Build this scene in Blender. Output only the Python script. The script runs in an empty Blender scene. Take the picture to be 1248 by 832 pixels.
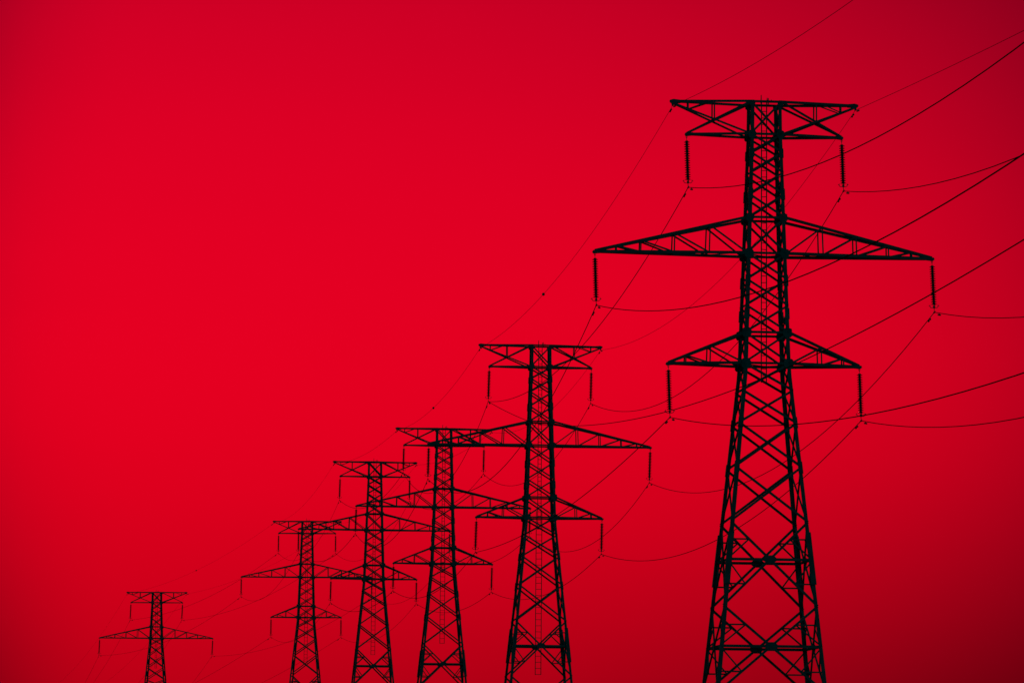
import bpy, math, random
from mathutils import Vector, Matrix
random.seed(7)
SC = bpy.context.scene
COL = SC.collection
EYE = 1.7

# ------------------------------------------------------------------ camera
cam = bpy.data.cameras.new("camera")
cam.sensor_width = 36.0
cam.lens = 5000.0 / 1248.0 * 36.0
cam.clip_start = 1.0
cam.clip_end = 20000.0
PITCH = math.atan(564.0 / 5000.0)
ROLL = math.radians(0.449)
co = bpy.data.objects.new("camera", cam)
COL.objects.link(co)
co.matrix_world = (Matrix.Translation((0, 0, EYE))
                   @ Matrix.Rotation(math.pi / 2 + PITCH, 4, 'X')
                   @ Matrix.Rotation(ROLL, 4, 'Z'))
SC.camera = co

# ------------------------------------------------------------------ sky: red afterglow ahead, added dim teal fill light behind
world = bpy.data.worlds.new("World")
SC.world = world
world.use_nodes = True
nt = world.node_tree
for n in list(nt.nodes):
    nt.nodes.remove(n)
def N(kind, **kw):
    n = nt.nodes.new(kind)
    for k, v in kw.items():
        setattr(n, k, v)
    return n
def M(op, a, b=None, c=None, clamp=False):
    n = N('ShaderNodeMath', operation=op)
    n.use_clamp = clamp
    for i, x in enumerate((a, b, c)):
        if x is None:
            continue
        if isinstance(x, (int, float)):
            n.inputs[i].default_value = x
        else:
            nt.links.new(x, n.inputs[i])
    return n.outputs[0]
tc = N('ShaderNodeTexCoord')
sep = N('ShaderNodeSeparateXYZ')
nt.links.new(tc.outputs['Generated'], sep.inputs[0])
az = M('ARCTAN2', sep.outputs[0], sep.outputs[1])          # 0 = straight ahead (+Y)
el = M('ARCSINE', sep.outputs[2])
AZ0, EL0 = -0.0915, math.radians(6.33)                     # heart of the glow
da = M('MULTIPLY', M('SUBTRACT', az, AZ0), 5000 * math.cos(EL0))
de = M('MULTIPLY', M('SUBTRACT', el, EL0), 5000)
# the glow is broad and falls off on all sides, faster towards the ground ; a corner vignette is painted into it too
ax = M('MAXIMUM', M('DIVIDE', da, 1238.1), M('DIVIDE', da, -244.8))
ay = M('MAXIMUM', M('DIVIDE', de, 616.2), M('DIVIDE', de, -420.7))
ax = M('MINIMUM', M('ABSOLUTE', ax), 3.0)
ay = M('MINIMUM', M('ABSOLUTE', ay), 3.0)
ax2, ay2 = M('MULTIPLY', ax, ax), M('MULTIPLY', ay, ay)
q = M('ADD', M('POWER', ax, 7.6), M('MULTIPLY', M('MULTIPLY', ax2, ay2), 1.128))
q = M('ADD', q, M('ADD', M('MULTIPLY', ax2, 0.146), M('MULTIPLY', ay2, 0.491)))
glow = M('POWER', math.e, M('MULTIPLY', q, -1.0))
# faint high haze streaks so the glow is not perfectly even
ns = N('ShaderNodeTexNoise')
ns.inputs['Scale'].default_value = 9.0
ns.inputs['Detail'].default_value = 4.0
mp = N('ShaderNodeMapping')
mp.inputs['Scale'].default_value = (1.0, 1.0, 4.0)
nt.links.new(tc.outputs['Generated'], mp.inputs[0])
nt.links.new(mp.outputs[0], ns.inputs['Vector'])
var = M('MULTIPLY_ADD', ns.outputs['Fac'], 0.05, 0.975)
amp = M('MULTIPLY', M('MULTIPLY_ADD', glow, 0.777, 0.010), var)
# the far side of the sky (behind the viewer) holds an added blue-green fill to tint the near steel faces
behind = M('MULTIPLY', sep.outputs[1], -1.0)
teal_fill = N('ShaderNodeMapRange')
teal_fill.inputs['From Min'].default_value = -0.2
teal_fill.inputs['From Max'].default_value = 0.7
nt.links.new(behind, teal_fill.inputs['Value'])
cmb = N('ShaderNodeCombineXYZ')
nt.links.new(M('MULTIPLY', amp, 1.0), cmb.inputs[0])
nt.links.new(M('MULTIPLY', teal_fill.outputs[0], 0.24), cmb.inputs[1])
nt.links.new(M('ADD', M('MULTIPLY', M('POWER', amp, 0.5), M('MULTIPLY_ADD', M('MAXIMUM', M('MINIMUM', de, 600.0), -600.0), 1.4e-5, 0.0172)), M('MULTIPLY', teal_fill.outputs[0], 0.26)), cmb.inputs[2])
bg = N('ShaderNodeBackground')
bg.inputs['Strength'].default_value = 1.0
out = N('ShaderNodeOutputWorld')
nt.links.new(cmb.outputs[0], bg.inputs['Color'])
nt.links.new(bg.outputs[0], out.inputs['Surface'])

# ------------------------------------------------------------------ sun: low, veiled, behind the pylons
sl = bpy.data.lights.new("sun", 'SUN')
sl.energy = 0.5
sl.angle = math.radians(10)
sl.color = (1.0, 0.55, 0.45)
so = bpy.data.objects.new("sun", sl)
COL.objects.link(so)
sd = Vector((math.sin(AZ0) * math.cos(EL0), math.cos(AZ0) * math.cos(EL0), math.sin(EL0)))
so.rotation_euler = sd.to_track_quat('Z', 'Y').to_euler()
so.location = sd * 400

SC.view_settings.view_transform = 'Standard'
SC.view_settings.look = 'None'
SC.view_settings.exposure = 0.0
SC.view_settings.gamma = 1.0
SC.view_settings.use_curve_mapping = False

# ------------------------------------------------------------------ materials
def material(name, c0, c1, rough, metal=0.0, scale=3.0, spec=0.3):
    m = bpy.data.materials.new(name)
    m.use_nodes = True
    t = m.node_tree
    b = t.nodes['Principled BSDF']
    tx = t.nodes.new('ShaderNodeTexCoord')
    nz = t.nodes.new('ShaderNodeTexNoise')
    nz.inputs['Scale'].default_value = scale
    nz.inputs['Detail'].default_value = 5.0
    rp = t.nodes.new('ShaderNodeValToRGB')
    rp.color_ramp.elements[0].position = 0.35
    rp.color_ramp.elements[1].position = 0.7
    rp.color_ramp.elements[0].color = (*c0, 1)
    rp.color_ramp.elements[1].color = (*c1, 1)
    t.links.new(tx.outputs['Object'], nz.inputs['Vector'])
    t.links.new(nz.outputs['Fac'], rp.inputs[0])
    t.links.new(rp.outputs[0], b.inputs['Base Color'])
    b.inputs['Roughness'].default_value = rough
    b.inputs['Metallic'].default_value = metal
    b.inputs['Specular IOR Level'].default_value = spec
    return m
STEEL = material("dark_painted_steel", (0.016, 0.034, 0.036), (0.028, 0.052, 0.054), 0.9, 0.0, 2.2, 0.04)
GLASS = material("dark_glazed_porcelain", (0.008, 0.014, 0.015), (0.014, 0.022, 0.023), 0.85, 0.0, 9.0, 0.03)
CABLE = material("weathered_cable", (0.006, 0.010, 0.010), (0.012, 0.016, 0.016), 0.95, 0.0, 1.5, 0.0)
CONC = material("rough_concrete", (0.20, 0.19, 0.18), (0.32, 0.31, 0.29), 0.9, 0.0, 4.0)
EARTH = material("dry_grass_and_earth", (0.030, 0.040, 0.018), (0.075, 0.070, 0.035), 0.95, 0.0, 0.35)

# ------------------------------------------------------------------ mesh helpers
class MB:
    def __init__(self):
        self.v, self.f = [], []
    def add(self, vs, fs):
        o = len(self.v)
        self.v += [tuple(x) for x in vs]
        self.f += [tuple(i + o for i in f) for f in fs]
    def prism(self, ring_a, ring_b):
        n = len(ring_a)
        fs = [(i, (i + 1) % n, n + (i + 1) % n, n + i) for i in range(n)]
        fs += [tuple(range(n - 1, -1, -1)), tuple(range(n, 2 * n))]
        self.add(list(ring_a) + list(ring_b), fs)
    def angle(self, a, b, inward, w=0.09, t=0.012, off=0.0):
        """rolled L-section from a to b; one flange lies across, the other points along `inward`"""
        a, b = Vector(a), Vector(b)
        d = (b - a).normalized()
        nrm = Vector(inward)
        nrm = (nrm - d * nrm.dot(d))
        if nrm.length < 1e-5:
            nrm = d.orthogonal()
        nrm.normalize()
        u = d.cross(nrm).normalized()
        prof = [(-w / 2, 0), (w / 2, 0), (w / 2, t), (-w / 2 + t, t), (-w / 2 + t, w * .8), (-w / 2, w * .8)]
        ra = [a + u * x + nrm * (y + off) for x, y in prof]
        rb = [b + u * x + nrm * (y + off) for x, y in prof]
        self.prism(ra, rb)
    def tube(self, pts, r, n=6, closed_ends=True):
        pts = [Vector(p) for p in pts]
        rings = []
        for i, p in enumerate(pts):
            d = (pts[min(i + 1, len(pts) - 1)] - pts[max(i - 1, 0)]).normalized()
            u = d.cross(Vector((0, 0, 1)))
            if u.length < 1e-4:
                u = d.cross(Vector((1, 0, 0)))
            u.normalize()
            w = u.cross(d).normalized()
            rr = r[i] if isinstance(r, (list, tuple)) else r
            rings.append([p + u * (math.cos(2 * math.pi * k / n) * rr) + w * (math.sin(2 * math.pi * k / n) * rr) for k in range(n)])
        vs = [v for rg in rings for v in rg]
        fs = []
        for i in range(len(rings) - 1):
            for k in range(n):
                fs.append((i * n + k, i * n + (k + 1) % n, (i + 1) * n + (k + 1) % n, (i + 1) * n + k))
        fs.append(tuple(range(n - 1, -1, -1)))
        fs.append(tuple(range((len(rings) - 1) * n, len(rings) * n)))
        self.add(vs, fs)
    def lathe(self, prof, n=12, centre=(0, 0, 0)):
        c = Vector(centre)
        vs, fs = [], []
        for r, z in prof:
            for k in range(n):
                an = 2 * math.pi * k / n
                vs.append(c + Vector((math.cos(an) * r, math.sin(an) * r, z)))
        for i in range(len(prof) - 1):
            for k in range(n):
                fs.append((i * n + k, i * n + (k + 1) % n, (i + 1) * n + (k + 1) % n, (i + 1) * n + k))
        fs.append(tuple(range(n - 1, -1, -1)))
        fs.append(tuple(range((len(prof) - 1) * n, len(prof) * n)))
        self.add(vs, fs)
    def plate(self, outline, normal, t=0.014):
        nn = Vector(normal).normalized() * t
        ra = [Vector(p) for p in outline]
        self.prism(ra, [p + nn for p in ra])
    def build(self, name, mat, parent=None, smooth=False):
        me = bpy.data.meshes.new(name)
        me.from_pydata(self.v, [], self.f)
        me.materials.append(mat)
        me.validate()
        if smooth:
            for p in me.polygons:
                p.use_smooth = True
        me.update()
        o = bpy.data.objects.new(name, me)
        COL.objects.link(o)
        if parent is not None:
            o.parent = parent
        return o

def tag(o, label, cat, group=None):
    o['label'] = label
    o['category'] = cat
    if group:
        o['group'] = group
    return o
def empty(name, loc, rz=0.0):
    o = bpy.data.objects.new(name, None)
    o.empty_display_size = 0.5
    COL.objects.link(o)
    o.location = loc
    o.rotation_euler = (0, 0, rz)
    return o
def copy_tree(o, parent=None):
    c = o.copy()
    COL.objects.link(c)
    if parent is not None:
        c.parent = parent
    for ch in list(o.children):
        copy_tree(ch, c)
    return c

# ------------------------------------------------------------------ ground
def ground():
    mb = MB()
    n = 72
    x0, x1, y0, y1 = -3000.0, 3000.0, -1200.0, 9000.0
    vs, fs = [], []
    for j in range(n + 1):
        for i in range(n + 1):
            x = x0 + (x1 - x0) * i / n
            y = y0 + (y1 - y0) * j / n
            z = -0.05 if y < 900 else -0.05 - (y - 900) * 0.0006 + 1.2 * math.sin(x * .004 + y * .003)
            vs.append((x, y, min(z, -0.05)))
    for j in range(n):
        for i in range(n):
            a = j * (n + 1) + i
            fs.append((a, a + 1, a + n + 2, a + n + 1))
    mb.add(vs, fs)
    o = mb.build("ground", EARTH)
    o['kind'] = 'structure'
ground()

# ------------------------------------------------------------------ the pylon
DEPTH = 0.90             # the body is a little shallower than it is wide
# heights are metres above the waist (bottom chord of the lowest arms), half widths of the square body below
STD = dict(
    hw=[(14.27, .81), (12.49, .83), (0.0, 1.23), (-.7, 1.27), (-60.0, 1.27 + .0965 * 59.3)],
    zt=14.27, zb=12.49, zmt=7.93, zm=5.975, zlt=1.67, zl=0.0,
    panels=[14.27, 12.49, 11.5, 10.4, 9.2, 7.93, 5.975, 4.56, 3.15, 1.67, 0.0, -1.46, -3.23, -5.6, -8.55],
    deep=[-8.55, -13.05, -17.75],
    wt=5.085, wb=4.259, wm=9.23, wl=5.218, leg=.215)
FAR = dict(
    hw=[(7.62, .78), (5.92, .80), (0.0, 1.03), (-1.0, 1.08), (-60.0, 1.08 + .085 * 59.0)],
    zt=7.62, zb=5.92, zmt=1.9, zm=0.0, zlt=-8.2, zl=-9.7,
    panels=[7.62, 5.92, 4.75, 3.4, 1.9, 0.0, -1.15, -2.95, -4.9, -6.9, -8.2, -9.7],
    deep=[-9.7, -15.0, -20.5],
    wt=5.03, wb=4.33, wm=9.48, wl=5.2, leg=.215)

WIDE = dict(STD, wm=9.75)          # one pylon of the row carries a longer middle arm

def pylon(cfg, X, Y, H, yaw, label, detail, ladder_z):
    root = empty("pylon", (X, Y, 0), yaw)
    tag(root, label, "pylon", "lattice pylons receding in a row")
    bottom = -H
    def hw(z):
        t = cfg['hw']
        for (za, wa), (zb_, wb_) in zip(t, t[1:]):
            if z >= zb_:
                k = (za - z) / (za - zb_)
                return wa + (wb_ - wa) * max(0, k)
        return t[-1][1]
    def C(sx, sy, z, inset=0.0):
        w = hw(z) - inset
        return Vector((sx * w * 1.03, sy * w * DEPTH, z + H))
    zt, zb, zmt, zm, zlt, zl = (cfg[k] for k in ('zt', 'zb', 'zmt', 'zm', 'zlt', 'zl'))
    deep = [z for z in cfg['deep'] if z > bottom + 4.0] + [bottom + 0.35]
    # legs
    for sx in (-1, 1):
        for sy in (-1, 1):
            mb = MB()
            zs = [zt + .03] + [z for z, _ in cfg['hw'] if bottom < z < zt - .1] + [-9.3, bottom + .3]
            zs = sorted(set(z for z in zs if z >= bottom + .3), reverse=True)
            def ring(z, w, t, grow=0.0):
                c = C(sx, sy, z, -grow)
                ax, ay = Vector((-sx, 0, 0)), Vector((0, -sy, 0))
                pr = [(0, 0), (w, 0), (w, t), (t, t), (t, w), (0, w)]
                if sx * sy < 0:
                    pr = pr[::-1]
                return [c + ax * a + ay * b for a, b in pr]
            for a, b in zip(zs, zs[1:]):
                wa = cfg['leg'] * (.86 if a > zm + 1 else 1.0)
                wb_ = cfg['leg'] * (.86 if b > zm + 1 else 1.0)
                mb.prism(ring(a, wa, .02), ring(b, wb_, .02))
            lg = mb.build("leg", STEEL, root)
            if detail:
                for za, zb2 in ((-9.1, -11.9), (-5.3, -5.95), (-2.9, -3.5), (3.0, 2.4), (4.8, 4.2), (9.5, 8.9), (11.7, 11.2)):
                    if cfg is not FAR:
                        sp = MB()
                        gw, gg = (.30, .06) if za < -9 else (.26, .035)
                        sp.prism(ring(za, gw, .03, gg), ring(zb2, gw, .03, gg))
                        sp.build("splice_plate", STEEL, lg)
            ft = MB()
            c = C(sx, sy, bottom)
            ft.lathe([(.75, -.4), (.75, .05), (.45, .25), (.42, .45), (.40, .46)], 14, (c.x, c.y, 0))
            ft.build("footing", CONC, root, False)
    # lattice of each face
    for nx, ny in ((0, -1), (0, 1), (-1, 0), (1, 0)):
        if nx == 0:
            c1, c2 = (-1, ny), (1, ny)
        else:
            c1, c2 = (nx, -1), (nx, 1)
        inw = Vector((-nx, -ny, 0))
        struts, plates, members, reds = [], [], [], []
        for z in (zt, zb, zmt, zm, zlt, zl):
            struts.append((C(*c1, z), C(*c2, z), .125, .022))
        ps = cfg['panels']
        for a, b in zip(ps, ps[1:]):
            w = .112 if b > zl - .1 else .13
            members.append((C(*c1, a), C(*c2, b), w, .026))
            members.append((C(*c2, a), C(*c1, b), w, .042))
        dz = [ps[-1]] + deep if deep[0] != ps[-1] else deep
        for a, b in zip(dz, dz[1:]):
            members.append((C(*c1, a), C(*c2, b), .135, .026))
            members.append((C(*c2, a), C(*c1, b), .135, .045))
            wa, wb_ = hw(a), hw(b)
            zx = a + (b - a) * wa / (wa + wb_)
            struts.append((C(*c1, zx), C(*c2, zx), .15, .06))
            mid = (C(*c1, zx) + C(*c2, zx)) / 2
            tdir = (C(*c2, zx) - C(*c1, zx)).normalized()
            up = Vector((0, 0, 1))
            plates.append([mid + tdir * x + up * y for x, y in ((-.34, -.09), (-.16, -.22), (.16, -.22), (.34, -.09), (.34, .09), (.16, .22), (-.16, .22), (-.34, .09))])
            for p, o2 in ((c1, c2), (c2, c1)):
                # strut from the leg to the diagonal, brace back to the leg at strut level
                zu = a + (zx - a) * .47
                du = C(*p, a).lerp(C(*o2, b), (zu - a) / (b - a))
                reds.append((C(*p, zu), du, .085, .075))
                reds.append((du, C(*p, zx), .085, .088))
                zd = zx + (b - zx) * .53
                dd = C(*o2, a).lerp(C(*p, b), (zd - a) / (b - a))
                reds.append((C(*p, zd), dd, .085, .075))
                reds.append((dd, C(*p, zx), .085, .088))
        if detail:
            fl = bpy.data.objects.new("face_lattice", None)
            COL.objects.link(fl)
            fl.parent = root
            for nm, lst in (("horizontal_strut", struts), ("brace", members), ("light_brace", reds)):
                for a, b, w, off in lst:
                    mb = MB()
                    mb.angle(a, b, inw, w, .012, off)
                    mb.build(nm, STEEL, fl)
            for pl in plates:
                mb = MB()
                mb.plate(pl, inw, .014)
                mb.build("gusset_plate", STEEL, fl)
        else:
            mb = MB()
            for a, b, w, off in struts + members + reds:
                mb.angle(a, b, inw, w * 1.18, .012, off)
            for pl in plates:
                mb.plate(pl, inw, .014)
            mb.build("face_lattice", STEEL, root)
    # plan bracing inside the body
    for z in (zm, zl):
        for k, (o1, o2) in enumerate((((-1, -1), (1, 1)), ((-1, 1), (1, -1)))):
            mb = MB()
            mb.angle(C(*o1, z), C(*o2, z), (0, 0, -1), .08, .01, .05 + .02 * k)
            mb.build("plan_bracing", STEEL, root)
    # gusset plates at the arm joints
    for z, sc in ((zt - .08, .68), (zb, .9), (zmt, .95), (zm, 1.05), (zlt, 1.08), (zl, 1.12)):
        for sx in (-1, 1):
            for sy in (-1, 1):
                c = C(sx, sy, z)
                g = MB()
                X_, Z_ = Vector((sx, 0, 0)), Vector((0, 0, 1))
                o8 = [(.12, .17), (.03, .22), (-.24, .22), (-.34, .07), (-.34, -.09), (-.22, -.25), (.05, -.25), (.13, -.17)]
                g.plate([c + X_ * (a * sc) + Z_ * (b * sc) for a, b in o8], (0, sy, 0), .014)
                Y_ = Vector((0, sy, 0))
                o6 = [(-.02, .22), (-.18, .24), (-.30, .08), (-.30, -.08), (-.18, -.24), (-.02, -.22)]
                g.plate([c + Y_ * (a * sc) + Z_ * (b * sc) + X_ * .002 for a, b in o6], (sx, 0, 0), .014)
                g.build("gusset_plate", STEEL, root)
    # arms
    def finish(name, tipmb, members):
        if detail:
            arm = tipmb.build(name, STEEL, root)
            for nm, a, b, inward, w in members:
                mb = MB()
                mb.angle(a, b, inward, w, .012 if w > .07 else .009)
                mb.build(nm, STEEL, arm)
        else:
            for nm, a, b, inward, w in members:
                tipmb.angle(a, b, inward, w, .012)
            tipmb.build(name, STEEL, root)
    def tri_arm(s, z0, z1, w, fr, cw):
        tip = Vector((s * w, 0, z0 + H))
        mem, tipmb = [], MB()
        g = .07
        tipmb.plate([tip + Vector((s * a, -g - .03, b)) for a, b in ((-.42, .10), (.10, .06), (.14, -.04), (.06, -.12), (-.12, -.10), (-.42, -.07))], (0, 1, 0), .014)
        tipmb.plate([tip + Vector((s * a, g + .016, b)) for a, b in ((-.42, .10), (.10, .06), (.14, -.04), (.06, -.12), (-.12, -.10), (-.42, -.07))], (0, 1, 0), .014)
        tipmb.tube([tip + Vector((0, -g - .05, -.05)), tip + Vector((0, g + .05, -.05))], .025, 8)
        for sy in (-1, 1):
            rb, rt = C(s, sy, z0), C(s, sy, z1)
            te = tip + Vector((0, sy * g, 0))
            inn = (0, -sy, 0)
            mem.append(("chord", rb, te, inn, cw))
            mem.append(("chord", rt, te + Vector((0, 0, .05)), inn, cw * .92))
            pb_ = rb
            for f in fr:
                b = rb.lerp(te, f)
                t = rt.lerp(te + Vector((0, 0, .05)), f)
                mem.append(("web_strut", b, t, inn, .08))
                mem.append(("web_brace", t, pb_, inn, .09))
                pb_ = b
        for f in fr:
            l, r = C(s, -1, z0).lerp(tip, f), C(s, 1, z0).lerp(tip, f)
            mem.append(("cross_tie", l, r, (0, 0, 1), .05))
            l, r = C(s, -1, z1).lerp(tip, f), C(s, 1, z1).lerp(tip, f)
            mem.append(("cross_tie", l, r, (0, 0, -1), .05))
        last = C(s, -1, z0)
        sy = 1
        for f in fr:
            p = C(s, sy, z0).lerp(tip, f)
            mem.append(("plan_brace", last, p, (0, 0, 1), .05))
            last = p
            sy = -sy
        finish("crossarm", tipmb, mem)
    for s in (-1, 1):
        tri_arm(s, zm, zmt, cfg['wm'], (.25, .48, .70, .86), .165)
        tri_arm(s, zl, zlt, cfg['wl'], (.45, .77), .16)
    for s in (-1, 1):
        wt, wb_ = cfg['wt'], cfg['wb']
        tip = Vector((s * wt, 0, zt + H))
        tb = Vector((s * wb_, 0, zb + H))
        m1, t1, m2, t2 = [], MB(), [], MB()
        for sg in (-.06, .06):
            t1.plate([tip + Vector((s * a, sg, b)) for a, b in ((-.5, .08), (-.1, .12), (.10, .06), (.10, -.05), (.0, -.12), (-.02, -.26), (-.10, -.26), (-.10, -.12), (-.5, -.10))], (0, 1, 0), .014)
            t2.plate([tb + Vector((s * a, sg, b)) for a, b in ((-.35, .10), (.08, .06), (.10, -.04), (.04, -.12), (-.12, -.10), (-.35, -.07))], (0, 1, 0), .014)
        t2.tube([tb + Vector((0, -.11, -.05)), tb + Vector((0, .11, -.05))], .025, 8)
        for sy in (-1, 1):
            inn = (0, -sy, 0)
            g = Vector((0, sy * .05, 0))
            a0, a1 = C(s, sy, zt), tip + g
            l0, l1 = C(s, sy, zb), tip + g - Vector((0, 0, .07))
            d0, d1 = C(s, sy, zt), tb + g + Vector((0, 0, .05))
            m1.append(("chord", a0, a1, inn, .14))
            m1.append(("chord", l0, l1, inn, .115))
            m2.append(("chord", C(s, sy, zb), tb + g, inn, .14))
            m2.append(("chord", d0, d1, inn, .115))
            # where the two inclined members cross, seen along the line
            best = min((abs((l0.lerp(l1, i / 200)).z - (d0 + (d1 - d0) * ((l0.lerp(l1, i / 200).x - d0.x) / (d1.x - d0.x))).z), i / 200)
                       for i in range(20, 160))[1]
            pc = l0.lerp(l1, best)
            fx = (pc.x - a0.x) / (a1.x - a0.x)
            m1.append(("web_strut", pc, a0.lerp(a1, fx), inn, .08))
            f2 = .73
            p2 = l0.lerp(l1, f2 + .06)
            m1.append(("web_strut", p2, a0.lerp(a1, (p2.x - a0.x) / (a1.x - a0.x)), inn, .07))
            m1.append(("web_brace", p2, a0.lerp(a1, fx + .06), inn, .065))
        for f in (.45, .75):
            m1.append(("cross_tie", C(s, -1, zt).lerp(tip, f), C(s, 1, zt).lerp(tip, f), (0, 0, -1), .05))
            m2.append(("cross_tie", C(s, -1, zb).lerp(tb, f), C(s, 1, zb).lerp(tb, f), (0, 0, -1), .05))
        finish("earth_wire_arm", t1, m1)
        finish("crossarm", t2, m2)
    # ladder up the middle of the body
    lad = bpy.data.objects.new("ladder", None)
    COL.objects.link(lad)
    lad.parent = root
    flights = [(max(ladder_z, zl - .95), zt + .05, .14, .36)]
    if ladder_z < zl - 1:
        flights.append((ladder_z, zl + .6, .235, .50))
    for k, (z0, z1, hx, step) in enumerate(flights):
        y = .05 + .12 * k
        for x in (-hx, hx):
            mb = MB()
            mb.tube([(x, y, z0 + H), (x, y, z1 + H)], .034, 6)
            mb.build("rail", STEEL, lad)
        rg = MB()
        z = z0 + .03
        while z < z1 - .1:
            jt = random.uniform(-.012, .012)
            rg.tube([(-hx, y, z + H + jt), (hx, y, z + H - jt)], .023, 5)
            z += step
        rg.build("rungs", STEEL, lad)
    for x, y, h in ((-.16, .1, .48), (.10, -.3, .26), (.25, .2, .34), (.32, -.35, .16)):
        k = MB()
        k.tube([(x, y, zt + H), (x + .01, y, zt + H + h)], [.04, .024], 5)
        k.build("bird_spike", STEEL, root)
    return root

PY = {
    1: (STD, 13.60, 220.0, 23.645, .108), 2: (STD, 2.374, 338.424, 23.539, .108),
    3: (STD, -7.12, 433.508, 25.233, .097), 4: (STD, -16.626, 500.33, 27.189, .098),
    5: (WIDE, -30.32, 611.057, 27.429, -.045), 6: (FAR, -58.96, 685.557, 27.121, -.05)}
PLABEL = {
    1: "tallest black lattice pylon, nearest on the right, rising nearly the full picture height",
    2: "second tallest black lattice pylon, standing left of the tallest one",
    3: "third tallest black lattice pylon, its top crossed by the second tallest pylon's widest arm",
    4: "fourth tallest black lattice pylon, between the third and fifth tallest",
    5: "fifth tallest black lattice pylon, second from the left end of the row",
    6: "smallest black lattice pylon, apart at the far left end of the row"}
LADDER = {1: -.95, 2: -12.9, 3: -8.4, 4: -9.2, 5: -7.0, 6: -5.0}
for i, (cfg, X, Y, Zw, yaw) in PY.items():
    pylon(cfg, X, Y, Zw + EYE, yaw, PLABEL[i], i <= 3, LADDER[i])

# ------------------------------------------------------------------ insulator strings
INS = 2.87
def disc_profile():
    return [(.05, .068), (.075, .064), (.08, .02), (.085, .012), (.155, -.012), (.165, -.026), (.15, -.032), (.08, -.026), (.055, -.03), (.05, -.062)]
ND = 17
PITCHD = .127
def insulator(detail):
    root = empty("insulator_string", (0, 0, 0))
    h = MB()
    h.tube([(0, 0, -.03), (0, 0, -.30)], .018, 6)
    h.tube([(-.03, 0, -.05), (-.05, 0, -.12), (0, 0, -.19), (.05, 0, -.12), (.03, 0, -.05)], .014, 6)
    h.build("shackle", STEEL, root)
    if detail:
        first = None
        for k in range(ND):
            z = -.38 - k * PITCHD
            if first is None:
                mb = MB()
                mb.lathe(disc_profile()[::-1], 14)
                first = mb.build("insulator_disc", GLASS, root, True)
                first.location = (0, 0, z)
            else:
                c = first.copy()
                COL.objects.link(c)
                c.parent = root
                c.location = (0, 0, z)
    else:
        mb = MB()
        for k in range(ND):
            mb.lathe(disc_profile()[::-1], 8, (0, 0, -.38 - k * PITCHD))
        mb.build("disc_stack", GLASS, root, True)
    e = -.38 - ND * PITCHD
    l = MB()
    l.tube([(0, 0, e + .06), (0, 0, -INS + .06)], .02, 6)
    l.plate([(-.07, -.007, e + .02), (.07, -.007, e + .02), (.05, -.007, e - .12), (-.05, -.007, e - .12)], (0, 1, 0), .014)
    l.build("yoke", STEEL, root)
    for s in (-1, 1):
        a = MB()
        a.tube([(0, 0, e - .05), (s * .10, 0, e - .10), (s * .2, 0, e - .07), (s * .24, 0, e + .03), (s * .21, 0, e + .09)], .019, 6)
        a.tube([(s * .2, .0, e + .02), (s * .29, 0, e + .02)], .018, 6)
        a.tube([(0, s * .02, e - .06), (0, s * .12, e - .10), (0, s * .22, e - .05), (0, s * .24, e + .06)], .019, 6)
        a.build("arcing_horn", STEEL, root)
    c = MB()
    c.tube([(0, -.22, -INS + .03), (0, -.1, -INS - .01), (0, 0, -INS - .01), (0, .1, -INS - .01), (0, .22, -INS + .03)], [.025, .045, .05, .045, .025], 8)
    c.build("suspension_clamp", STEEL, root)
    return root
KW = dict(b='wb', m='wm', l='wl', t='wt')
KZ = dict(b='zb', m='zm', l='zl', t='zt')
ARM = dict(b="lower top arm", m="widest arm", l="lowest arm")
ORD = {1: "tallest", 2: "second tallest", 3: "third tallest", 4: "fourth tallest", 5: "fifth tallest", 6: "smallest"}
SWING = {1: .04, 2: -.022, 3: -.02, 4: -.012, 5: 0.0, 6: -.03}
def tip(i, k):
    cfg, X, Y, Zw, a = PY[i]
    w = cfg[KW[k[0]]] * (-1 if k[1] == 'L' else 1)
    return Vector((X + w * math.cos(a), Y + w * math.sin(a), Zw + EYE + cfg[KZ[k[0]]]))
ATT = {}
protoA, protoB = None, None
for i in PY:
    yaw = PY[i][4]
    for k in ('bL', 'bR', 'mL', 'mR', 'lL', 'lR'):
        if i <= 2:
            if protoA is None:
                protoA = o = insulator(True)
            else:
                o = copy_tree(protoA)
        else:
            if protoB is None:
                protoB = o = insulator(False)
            else:
                o = copy_tree(protoB)
        P = tip(i, k) + Vector((0, 0, -.05))
        sw = SWING[i] + random.uniform(-.008, .008)
        o.location = P
        o.rotation_euler = (0, -sw, yaw)
        tag(o, "insulator string on the %s tip of the %s of the %s pylon" % (
            "left" if k[1] == 'L' else "right", ARM[k[0]], ORD[i]), "insulator", "insulator strings hanging from the arm tips")
        d = Matrix.Rotation(yaw, 3, 'Z') @ Matrix.Rotation(-sw, 3, 'Y') @ Vector((0, 0, -INS))
        ATT[i, k] = P + d
    for k in ('tL', 'tR'):
        s = -1 if k[1] == 'L' else 1
        ATT[i, k] = tip(i, k) + Vector((s * -.06 * math.cos(yaw), s * -.06 * math.sin(yaw), -.24))

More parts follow.
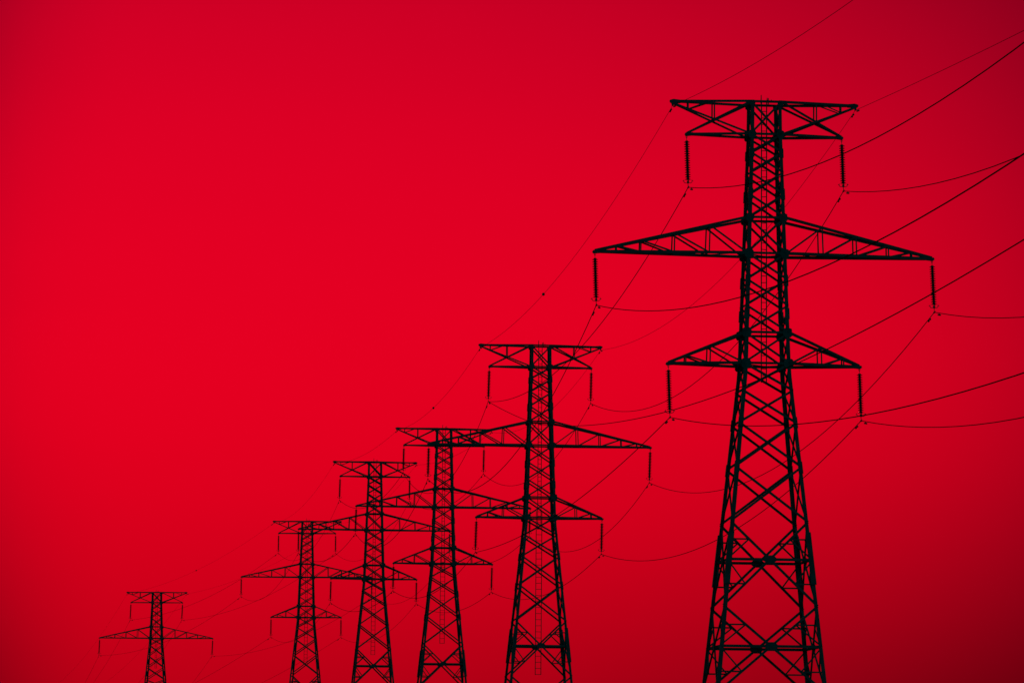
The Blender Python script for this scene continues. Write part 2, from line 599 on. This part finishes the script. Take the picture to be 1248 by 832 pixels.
# ------------------------------------------------------------------ wires
RC, RE = .0235, .0125
def damper(pts, dist, from_end, parent, r):
    ps = pts[::-1] if from_end else pts
    acc = 0
    for a, b in zip(ps, ps[1:]):
        l = (b - a).length
        if acc + l >= dist:
            p = a.lerp(b, (dist - acc) / l)
            d = (b - a).normalized()
            mb = MB()
            up = Vector((0, 0, 1))
            c = p - up * (r + .075)
            mb.tube([p + up * .01, c], .02, 6)
            mb.tube([c - d * .26, c + d * .26], .012, 6)
            for s in (-1, 1):
                mb.tube([c + d * (s * .13), c + d * (s * .16), c + d * (s * .27), c + d * (s * .31)], [.025, .052, .05, .03], 8)
            mb.build("vibration_damper", STEEL, parent)
            return
        acc += l
def wire(pts, label, earth, ends=(True, True), marker=None, gauge=1.0):
    pts = [Vector(p) for p in pts]
    r = (RE if earth else RC) * gauge
    mb = MB()
    mb.tube(pts, r, 6)
    o = mb.build("earth_wire" if earth else "conductor_wire", CABLE, None, True)
    tag(o, label, "cable", "thin earth wires along the top" if earth else "sagging power cables between the pylons")
    L0 = .8 if earth else 1.35
    if ends[0]:
        damper(pts, L0, False, o, r)
    if ends[1]:
        damper(pts, L0, True, o, r)
    if marker is not None:
        m = MB()
        p = pts[int(len(pts) * marker)]
        m.lathe([(.02, -.11), (.08, -.08), (.11, 0), (.08, .08), (.02, .11)], 12, p)
        m.build("marker_ball", STEEL, o, True)
    return o
WN = dict(bL="upper left", bR="upper right", mL="outermost left", mR="outermost right", lL="lowest left", lR="lowest right", tL="left", tR="right")
def wlabel(k, tail):
    if k[0] == 't':
        return "thin wire from the %s top arm tip, %s" % (WN[k], tail)
    return "cable from the %s insulator, %s" % (WN[k], tail)
SAG = {
    (1, 2): dict(bL=3.1, bR=4.6, mL=4.5, mR=4.1, lL=1.3, lR=3.05, tL=1.9, tR=2.9),
    (2, 3): dict(bL=4.5, bR=3.5, mL=3.2, mR=3.4, lL=2.0, lR=2.0, tL=1.3, tR=2.2),
    (3, 4): dict(bL=2.2, bR=2.2, mL=1.9, mR=2.0, lL=1.6, lR=1.6, tL=.8, tR=.9),
    (4, 5): dict(bL=3.6, bR=3.6, mL=2.6, mR=3.0, lL=2.4, lR=2.4, tL=1.6, tR=1.6),
    (5, 6): dict(bL=2.0, bR=2.1, mL=2.2, mR=2.2, lL=1.0, lR=1.0, tL=1.6, tR=1.6)}
ORDS = {1: "tallest", 2: "second tallest", 3: "third tallest", 4: "fourth tallest", 5: "fifth tallest", 6: "smallest"}
MARK = {(1, 2, 'tL'): .56, (2, 3, 'tL'): .5, (5, 6, 'tL'): .5}
for (i, j), sg in SAG.items():
    for k, S in sg.items():
        A, B = ATT[i, k], ATT[j, k]
        n = 28
        pts = [A.lerp(B, t / n) - Vector((0, 0, 4 * S * (t / n) * (1 - t / n))) for t in range(n + 1)]
        wire(pts, wlabel(k, "%s to %s pylon" % (ORDS[i], ORDS[j])), k[0] == 't', (True, True), MARK.get((i, j, k)), 1.0 if i < 4 else .75)
# towards the viewer, out of the picture on the right
DIR = Vector((13.618 - 2.374, 220 - 338.424, 0))
AB = dict(bL=(-19.07, 12.09), mL=(-17.54, 9.18), lL=(-14.56, 7.54), bR=(-19.18, 15.41), mR=(-18.66, 17.56), lR=(-15.25, 14.10), tL=(-13.34, 5.56), tR=(-10.6, 2.0))
for k, (a, b) in AB.items():
    A = ATT[1, k]
    n = 64
    pts = [A + DIR * (2.3 * t / n) + Vector((0, 0, a * (2.3 * t / n) + b * (2.3 * t / n) ** 2)) for t in range(n + 1)]
    wire(pts, wlabel(k, "tallest pylon towards the right edge"), k[0] == 't', (True, False))
# a slack line from the second pylon that passes under the nearest pylon's lowest arm
A = ATT[2, 'bL']
pts = []
n = 72
for q_ in range(n + 1):
    t = 3.3 * q_ / n
    tt = t - 1.0
    z = 21.32 - 6.47 * tt + 4.5 * tt * tt + EYE
    p = A + DIR * t
    pts.append(Vector((p.x, p.y, z + (A.z - (21.32 + 6.47 + 4.5 + EYE)) * max(0, 1 - t * 3))))
wire(pts, "long slack cable from the second tallest pylon, passing under the tallest pylon's lowest left arm", False, (True, False))
# away from the farthest pylon, dropping out of the picture at the lower left
for k, S in dict(bL=5.5, bR=5.5, mL=5.5, mR=5.5, lL=4.0, lR=4.0, tL=3.0, tR=3.0).items():
    A = ATT[6, k]
    B = A + Vector((-50.0, 310.0, -9.0))
    n = 28
    pts = [A.lerp(B, t / n) - Vector((0, 0, 4 * S * (t / n) * (1 - t / n))) for t in range(n + 1)]
    wire(pts, wlabel(k, "smallest pylon, dropping away at lower left"), k[0] == 't', (True, False), None, .75)
